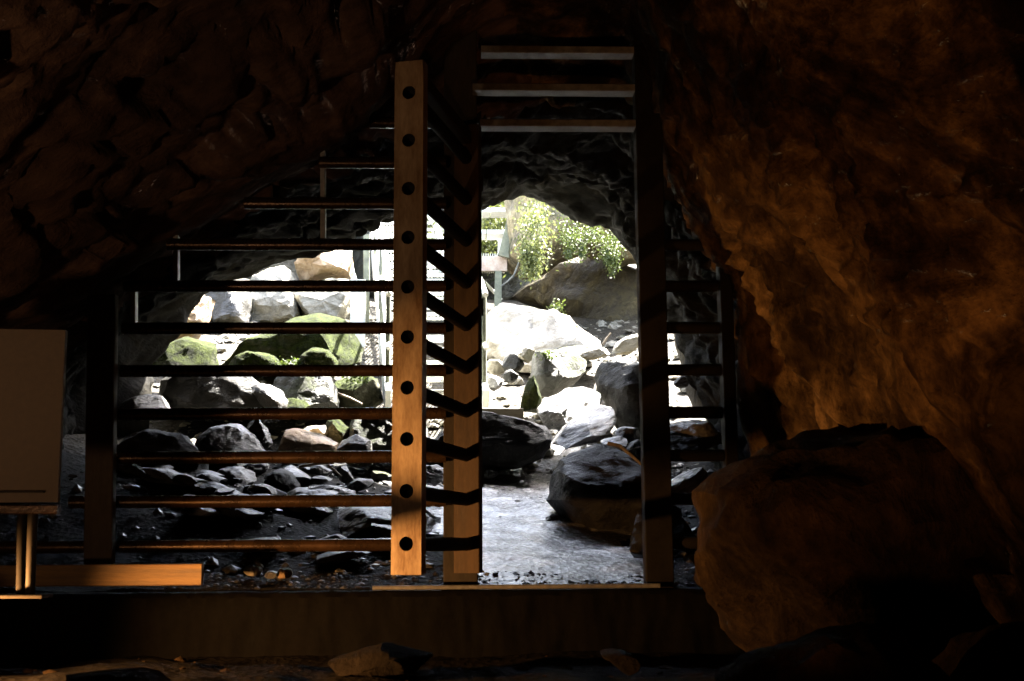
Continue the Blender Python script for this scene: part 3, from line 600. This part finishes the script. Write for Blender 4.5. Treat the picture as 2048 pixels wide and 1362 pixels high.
# door leaf, swung inward toward the viewer
fx, fy = -.2202, -.9138
hxp = P(936, 700, -.03); hx = hxp.x; hy = -.045
zb = P(812, 1150, fy).z; ztop = P(818, 122, fy).z
leaf = empty('gate_door', (hx, hy, zb)); tag(leaf, 'open barred door leaf with row of round holes down its lit free edge', 'door')
along = (Vector((hx, hy, 0))-Vector((fx, fy, 0))).normalized(); face = Vector((along.y, -along.x, 0))   # face = to the right
SW, SD = .114, .06
def holed_stile():
    q = MB(); hz = [Z0+S*k for k in range(10)]; r = .0262; n = 24
    fr = Vector((fx, fy, 0))
    cuts = [zb] + [(hz[i]+hz[i+1])/2 for i in range(9)] + [ztop]
    for i, zc in enumerate(hz):
        z0, z1 = cuts[i], cuts[i+1]; outer = []; inner = []; deep = []
        hw = SW/2
        for k in range(n):
            a = 2*pi*k/n + pi/n; ca, sa = cos(a), sin(a)
            t = 1e9
            if abs(ca) > 1e-6: t = min(t, hw/abs(ca))
            if sa > 1e-6: t = min(t, (z1-zc)/sa)
            if sa < -1e-6: t = min(t, (z0-zc)/sa)
            o_ = (ca*t, sa*t)
            outer.append(fr+face*o_[0]+Vector((0, 0, zc+o_[1])))
            inner.append(fr+face*ca*r+Vector((0, 0, zc+sa*r)))
        fs = [(k, (k+1) % n, n+(k+1) % n, n+k) for k in range(n)]
        # square corners
        vs = outer+inner
        cs = [fr+face*sx*hw+Vector((0, 0, zz)) for sx, zz in ((1, z1), (-1, z1), (-1, z0), (1, z0))]
        b = len(vs); vs += cs
        for ci, c in enumerate(cs):
            kk = min(range(n), key=lambda k: ((outer[k]+outer[(k+1) % n])/2-c).length if True else 0)
            fs.append((kk, b+ci, (kk+1) % n))
        q.add(vs, fs)
    c0 = [fr+face*s_*SW/2 for s_ in (-1, 1)]; c1 = [c+along*SD for c in c0]
    z0v, z1v = Vector((0, 0, zb)), Vector((0, 0, ztop))
    q.add([c0[0]+z0v, c1[0]+z0v, c1[0]+z1v, c0[0]+z1v], [(0, 1, 2, 3)]); q.add([c0[1]+z0v, c1[1]+z0v, c1[1]+z1v, c0[1]+z1v], [(3, 2, 1, 0)])
    q.add([c1[0]+z0v, c1[1]+z0v, c1[1]+z1v, c1[0]+z1v], [(0, 1, 2, 3)])
    for z_ in (z0v, z1v): q.add([c0[0]+z_, c0[1]+z_, c1[1]+z_, c1[0]+z_], [(0, 1, 2, 3)])
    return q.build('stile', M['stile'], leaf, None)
holed_stile()
for k in range(10):
    z = Z0+S*k; a = Vector((fx, fy, z)); q = MB()
    q.tube(a+along*.001, a+along*.06, .0262, 24, False)
    b = a+along*.045; n = 24
    q.add([b+(face*cos(2*pi*i/n)+Vector((0, 0, 1))*sin(2*pi*i/n))*.026 for i in range(n)], [tuple(range(n))])
    q.build('pipe_bore', M['black'], leaf)  # black lining and cap stand for the shade inside the hollow pipe
    tube('pipe', a+along*(SD+.001), Vector((hx, hy, z))-along*.004, .0275, M['blackpipe'], leaf)
hs = Vector((hx, hy, 0)); ztop2 = P(936, 110, hy).z
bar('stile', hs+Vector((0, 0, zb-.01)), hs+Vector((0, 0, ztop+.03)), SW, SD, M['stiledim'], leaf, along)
bar('top_rail', Vector((fx, fy, ztop-.03))+along*(SD+.002), Vector((hx, hy, ztop-.03))-along*(SD/2+.002), .05, .06, M['steel'], leaf)
for k in (1, 5, 8):
    z = Z0+S*k+S*.5
    tube('hinge', Vector((hx+.055, .0, z-.04)), Vector((hx+.055, .0, z+.04)), .014, M['steel'], leaf)

# sill and threshold
sill = empty('concrete_sill', (0, 0, -.3)); tag(sill, 'dark concrete step under the whole gate', 'sill')
def sill_block():
    prof = [(.115, -.3), (.115, -.02), (-.06, -.02), (-.125, -.024), (-.15, -.045), (-.158, -.1), (-.162, -.15), (-.165, -.2), (-.175, -.25), (-.19, -.32)]
    n = 300; vs = []; x0, x1 = -2.3, 1.35
    for i in range(n+1):
        x = x0+(x1-x0)*i/n
        for k, (y, z) in enumerate(prof):
            q_ = Vector((x, y, z)); a = .012 if k > 3 else .004
            ch = .03*max(0, noise.noise(Vector((x*5, 0, k*.3)))-.3) if k > 2 else 0
            vs.append((x, y+a*noise.noise(q_*9)+a*noise.noise(q_*25)*.6+ch, z+a*.6*noise.noise(q_*12+Vector((4, 4, 4)))-ch*.5))
    m_ = len(prof)
    fs = [(i*m_+k, i*m_+k+1, (i+1)*m_+k+1, (i+1)*m_+k) for i in range(n) for k in range(m_-1)] + [tuple(range(m_)), tuple(n*m_+k for k in range(m_-1, -1, -1))]
    mk('sill_block', vs, fs, M['concrete'], sill, smooth=radians(40))
sill_block()
th = bar('threshold', (gx(745, 1170, -.12), -.1, -.008), (gx(1320, 1170, -.12), -.1, -.008), .05, .018, M['lintel']); tag(th, 'flat grey metal strip across the doorway floor', 'threshold')
pl = bar('plank', (gx(-60, 1151, -.35), -.35, P(100, 1151, -.35).z), (gx(405, 1150, -.35), -.35, P(405, 1149, -.35).z), .05, .084, M['wood']); tag(pl, 'orange-lit timber plank on edge at the foot of the left gate post', 'plank')
sp_ = bar('timber_step', P(930, 829, 5.0), P(1046, 830, 5.0), .2, .09, M['sleeper']); tag(sp_, 'weathered timber step edge at the bottom of the metal staircase', 'timber')

# sign seen from behind at left
Ys = -1.35
sg = empty('sign_board', P(58, 1175, Ys)); tag(sg, 'plain brown panel on a short stand at the left edge before the gate', 'sign')
tl, tr_, br, bl = P(-190, 655, Ys), P(131, 660, Ys), P(115, 1004, Ys), P(-190, 1006, Ys)
def panel(name, pts, t, mat, parent):
    vs = [p for p in pts]+[p+Vector((0, t, 0)) for p in pts]
    return mk(name, vs, [(0, 1, 2, 3), (7, 6, 5, 4), (0, 4, 5, 1), (1, 5, 6, 2), (2, 6, 7, 3), (3, 7, 4, 0)], mat, parent)
panel('panel', [bl, br, tr_, tl], .025, M['board'], sg)
tube('leg', P(45, 1012, Ys+.04), P(42, 1190, Ys+.04), .016, M['blackpipe'], sg); tube('leg', P(66, 1012, Ys+.04), P(60, 1190, Ys+.04), .016, M['steel'], sg)
bar('bracket', P(-40, 1019, Ys+.03), P(118, 1019, Ys+.03), .04, .03, M['pipe'], sg)
bar('rail', P(-190, 984, Ys-.01), P(88, 984, Ys-.01), .012, .006, M['steel'], sg)
bar('foot', P(10, 1192, Ys+.04), P(95, 1192, Ys+.04), .12, .012, M['steel'], sg)

# ------------------------------------------------------------ staircase outside
stair = empty('metal_staircase', P(870, 815, 5.5)); tag(stair, 'steep white galvanised staircase climbing out of the hollow beyond the door leaf', 'staircase')
B0l, B0r = P(776, 806, 5.4), P(972, 806, 5.4); T0l, T0r = P(742, 446, 11.6), P(868, 446, 11.6)
NT = 18
def strg(a, b, name='stringer', mat='stair', h=.24, wd=.05): return bar(name, a, b, wd, h, M[mat], stair)
strg(B0l, T0l); strg(B0r, T0r)
for i in range(NT):
    t = (i+.6)/NT; a = B0l.lerp(T0l, t); b = B0r.lerp(T0r, t); a.z = b.z = (a.z+b.z)/2
    q = MB(); x0, x1 = a.x+.03, b.x-.03; yc = (a.y+b.y)/2
    q.bar((x0, yc-.13, a.z), (x1, yc-.13, a.z), .03, .035, bev=.002)
    q.bar((x0, yc+.13, a.z), (x1, yc+.13, a.z), .006, .03, bev=.001)
    nb = 22
    for j in range(nb+1):
        x = x0+(x1-x0)*j/nb; q.bar((x, yc-.115, a.z), (x, yc+.127, a.z), .006, .028, bev=.001)
    q.build('tread', M['stair'], stair)
HR = Vector((0, 0, .95))
for (a, b) in ((B0l, T0l), (B0r, T0r)):
    tube('handrail', a+HR, b+HR, .024, M['stair'], stair); tube('knee_rail', a+HR*.5, b+HR*.5, .018, M['stair'], stair)
    for t in (.02, .34, .67, .98):
        p = a.lerp(b, t); tube('baluster', p, p+HR, .022, M['stairgreen'], stair)
# supports under the stair and tall posts at its left
for px, ya, yb, Y, wd, mt_ in ((733, 470, 690, 8.8, .07, 'stairgreen'), (765, 560, 780, 7.0, .06, 'stairgreen'), (695, 498, 545, 9.4, .1, 'stair'), (716, 560, 730, 8.0, .16, 'stair')):
    bar('support_post', P(px, yb, Y), P(px, ya, Y), wd, .07, M[mt_], stair, (0, 1, 0))
bar('brace', P(690, 498, 9.0), P(728, 640, 9.0), .08, .06, M['stair'], stair, (0, 1, 0))
bar('brace', P(845, 400, 11.4), P(885, 470, 11.4), .12, .06, M['stair'], stair, (0, 1, 0))

# upper flight and landing to the right
lan = empty('stair_landing', P(990, 590, 9.5)); tag(lan, 'upper stair landing with sloping green-grey side rail beside the hanging plants', 'platform')
Yl = 9.3
panelY = lambda x0, x1, y0, y1, Y, mt_, nm: bar(nm, P(x0, (y0+y1)/2, Y), P(x1, (y0+y1)/2, Y), .06, (P(x0, y0, Y)-P(x0, y1, Y)).z, M[mt_], lan)
panelY(900, 1014, 513, 543, Yl, 'rusty', 'edge_beam')
bar('post', P(995, 640, Yl), P(997, 543, Yl), .085, .085, M['stairgreen'], lan, (0, 1, 0))
q = MB()
for i in range(26):
    x = P(900+i*4.5, 506, Yl).x; q.bar((x, Yl+.0, P(960, 511, Yl).z), (x, Yl+.9, P(960, 511, Yl).z), .008, .05, bev=.001)
q.build('grating', M['stair'], lan)
bar('side_rail', P(1009, 514, Yl-.1), P(1040, 396, Yl-.1), .06, .16, M['stairgreen'], lan, (1, 0, .3))
bar('upright', P(1001, 508, Yl+.05), P(1002, 478, Yl+.05), .07, .05, M['stair'], lan, (0, 1, 0))
for py, x1, Y in ((470, 1010, 9.4), (426, 1022, 9.9), (390, 1030, 10.4)):
    for j in range(3):
        a = P(900+(x1-900)*j/3, py, Y); b = P(900+(x1-900)*(j+1)/3-2, py, Y)
        q = MB(); q.bar(a, b, .32, .05); q.build('tread_slab', M['galv'], lan)
tube('post', P(1003, 600, Yl+.5), P(965, 560, Yl+.5), .02, M['stair'], lan)
# cable hanging from the rail
q = MB(); cps = [P(*c) for c in ((1046, 470, 9.1), (1044, 500, 9.1), (1038, 525, 9.1), (1028, 550, 9.1), (1014, 564, 9.15), (1003, 572, 9.2))]
for i in range(len(cps)-1): q.tube(cps[i], cps[i+1], .011, 8)
o = q.build('cable', M['cable']); tag(o, 'grey cable hanging in a curve beside the landing post', 'cable')

# ------------------------------------------------------------ plants
def leaves(q, c, n, rad, size, rnd, droop=0):
    for _ in range(n):
        p = Vector(c)+Vector((rnd.gauss(0, rad[0]), rnd.gauss(0, rad[1]), rnd.gauss(0, rad[2])))
        d = Vector((rnd.uniform(-1, 1), rnd.uniform(-1, .6), rnd.uniform(-1, .7)-droop)).normalized(); s = size*rnd.uniform(.5, 1.4)
        u = d.cross(Vector((rnd.uniform(-1, 1), rnd.uniform(-1, 1), rnd.uniform(-1, 1)))).normalized()
        q.add([p, p+d*s*.5+u*s*.28, p+d*s, p+d*s*.5-u*s*.28], [(0, 1, 2, 3)])
rnd = random.Random(5)
q = MB()
for i in range(105):
    px = rnd.uniform(1128, 1245); edge = 488+10*sin(px*.11)+(18 if 1205 < px < 1240 else 0)
    py = edge-rnd.uniform(0, 50)*rnd.random()**.4
    leaves(q, P(px, py, 7.75+rnd.uniform(-.1, .15)), 34, (.06, .05, .05), .022, rnd, .4)
for x, y0, y1 in ((1138, 490, 516), (1163, 492, 514), (1213, 500, 522), (1222, 500, 545), (1232, 505, 530)):
    for t in range(22):
        leaves(q, P(x+rnd.uniform(-3, 3), y0+(y1-y0)*t/21, 7.72), 12, (.022, .03, .03), .028, rnd, .6)
o = q.build('hanging_plant', M['leaf'], smooth=None); tag(o, 'dense green leafy plant trailing over the lip of the mossy overhang', 'plant')
q = MB()
for i in range(60):
    px = rnd.uniform(1044, 1092); py = rnd.uniform(400, 520)
    leaves(q, P(px, py, 7.75+rnd.uniform(-.1, .2)), 26, (.06, .08, .06), .036, rnd, .8)
for x, y1 in ((1048, 552), (1056, 545), (1062, 556), (1068, 535), (1076, 550), (1052, 530)):
    for t in range(26):
        leaves(q, P(x+rnd.uniform(-3, 3), 490+(y1-490)*t/25, 7.72), 9, (.02, .03, .03), .034, rnd, 1.2)
o = q.build('hanging_plant', M['leafpale'], smooth=None); tag(o, 'pale sunlit grassy plant hanging in strands beside the landing rail', 'plant')
q = MB()
for i in range(420):
    px = rnd.uniform(880, 1260); py = rnd.uniform(360, 500)
    leaves(q, P(px, py, 11.6+rnd.uniform(-.5, .8)), 30, (.16, .16, .14), .07, rnd)
o = q.build('undergrowth', M['leafpale'], smooth=None); tag(o, 'bright sunlit undergrowth on the bank behind the landing', 'undergrowth', kind='stuff')
q = MB()
for bx in ((1106, 604, 1122, 634, 7.3), (1128, 660, 1160, 690, 7.2), (560, 722, 600, 735, 5.3), (690, 742, 730, 760, 5.4), (1090, 710, 1100, 716, 5.3)):
    for i in range(14): leaves(q, P(rnd.uniform(bx[0], bx[2]), rnd.uniform(bx[1], bx[3]), bx[4]), 14, (.03, .04, .02), .03, rnd)
o = q.build('weeds', M['leaf'], smooth=None); tag(o, 'tufts of small green weeds on the sunlit stones', 'weeds', kind='stuff')
def stick(label, pts, r):
    q = MB(); w_ = [P(*p) for p in pts]
    for i in range(len(w_)-1): q.tube(w_[i], w_[i+1], r*(1-.5*i/len(w_)), 7, r2=r*(1-.5*(i+1)/len(w_)))
    tag(q.build('branch', M['branch'], smooth=1), label, 'branch')
stick('thin twig sticking up from the ledge beside the pale angular stone', [(1206, 688, 6.7), (1214, 676, 6.7), (1222, 666, 6.7)], .012)
stick('bent branch lying over the top of the rounded boulder', [(1215, 886, 1.9), (1240, 892, 1.9), (1262, 910, 1.85), (1290, 935, 1.8)], .012)
stick('short branch reaching right behind the rounded boulder', [(1246, 915, 2.4), (1262, 900, 2.4), (1288, 892, 2.4)], .009)
stick('straight stick lying on the scree left of the door leaf', [(598, 934, 3.0), (630, 928, 3.0), (668, 926, 3.0)], .012)
stick('short stick leaning on the upright splinter of rock', [(656, 930, 2.9), (668, 940, 2.9), (682, 952, 2.9)], .01)
stick('thin branch among the moss near the stair foot', [(672, 786, 5.2), (700, 796, 5.2), (724, 808, 5.1)], .012)

# ------------------------------------------------------------ the cave's own orange lamps (low floodlights, out of the frame) and an added roof fill
def flood(loc, aim, energy, size, blend, rad, label, color=(1, .47, .15)):
    t = empty('floodlight', (loc[0], loc[1], loc[2]-.12)); tag(t, label, 'lamp')
    d = (Vector(aim)-Vector(loc)).normalized()
    q = MB(); q.tube(Vector(loc)-d*.10, Vector(loc)-d*.03, .05, 20, True, .075); q.build('lamp_housing', M['black'], t)
    q = MB(); q.bar(Vector(loc)-d*.07-Vector((0, 0, .12)), Vector(loc)-d*.07, .05, .02, (0, 1, 0)); q.build('bracket', M['black'], t)
    ld = bpy.data.lights.new('lamp_light', 'SPOT'); ld.energy = energy; ld.spot_size = radians(size); ld.spot_blend = blend
    ld.shadow_soft_size = rad; ld.color = color
    lo = bpy.data.objects.new('lamp_light', ld); COL.objects.link(lo); lo.parent = t
    lo.location = Vector(loc)-Vector(t.location); lo.rotation_euler = d.to_track_quat('-Z', 'Y').to_euler()
flood((-1.86, -1.5, -.1), (-.75, -.85, -.2), 17, 90, 1.0, .02, 'small black floodlight low on the left, aimed along the gate')
flood((.3, -3.7, -.32), (1.3, -1.3, 1.5), 3.4, 58, 1.0, .05, 'small black floodlight on the floor, aimed up the right cave wall', (1, .41, .12))
flood((-1.9, -3.7, -.2), (-1.9, -1.5, 1.45), 2.4, 92, 1.0, .08, 'unseen fill light added on the floor behind, aimed at the left roof', (1, .58, .32))  # added fill that lifts the left roof out of darkness

# look-alike slabs: tell them apart by their order across the picture
same = {}
for o in COL.objects:
    if o.get('group') == 'broken slabs of the rubble bank': same.setdefault(o['label'], []).append(o)
num = ['', '', 'two', 'three', 'four', 'five', 'six', 'seven']; orders = {2: ['left', 'right'], 3: ['left', 'middle', 'right'], 4: ['first', 'second', 'third', 'fourth'], 5: ['first', 'second', 'third', 'fourth', 'fifth'], 6: ['first', 'second', 'third', 'fourth', 'fifth', 'sixth'], 7: ['first', 'second', 'third', 'fourth', 'fifth', 'sixth', 'seventh']}
for lab, os_ in same.items():
    if 1 < len(os_) < 8:
        os_.sort(key=lambda o: (o.location.x/(o.location.y+5.656)))
        for i, o in enumerate(os_): o['label'] = ' '.join((orders[len(os_)][i]+' of '+num[len(os_)]+', '+lab).split()[:16])
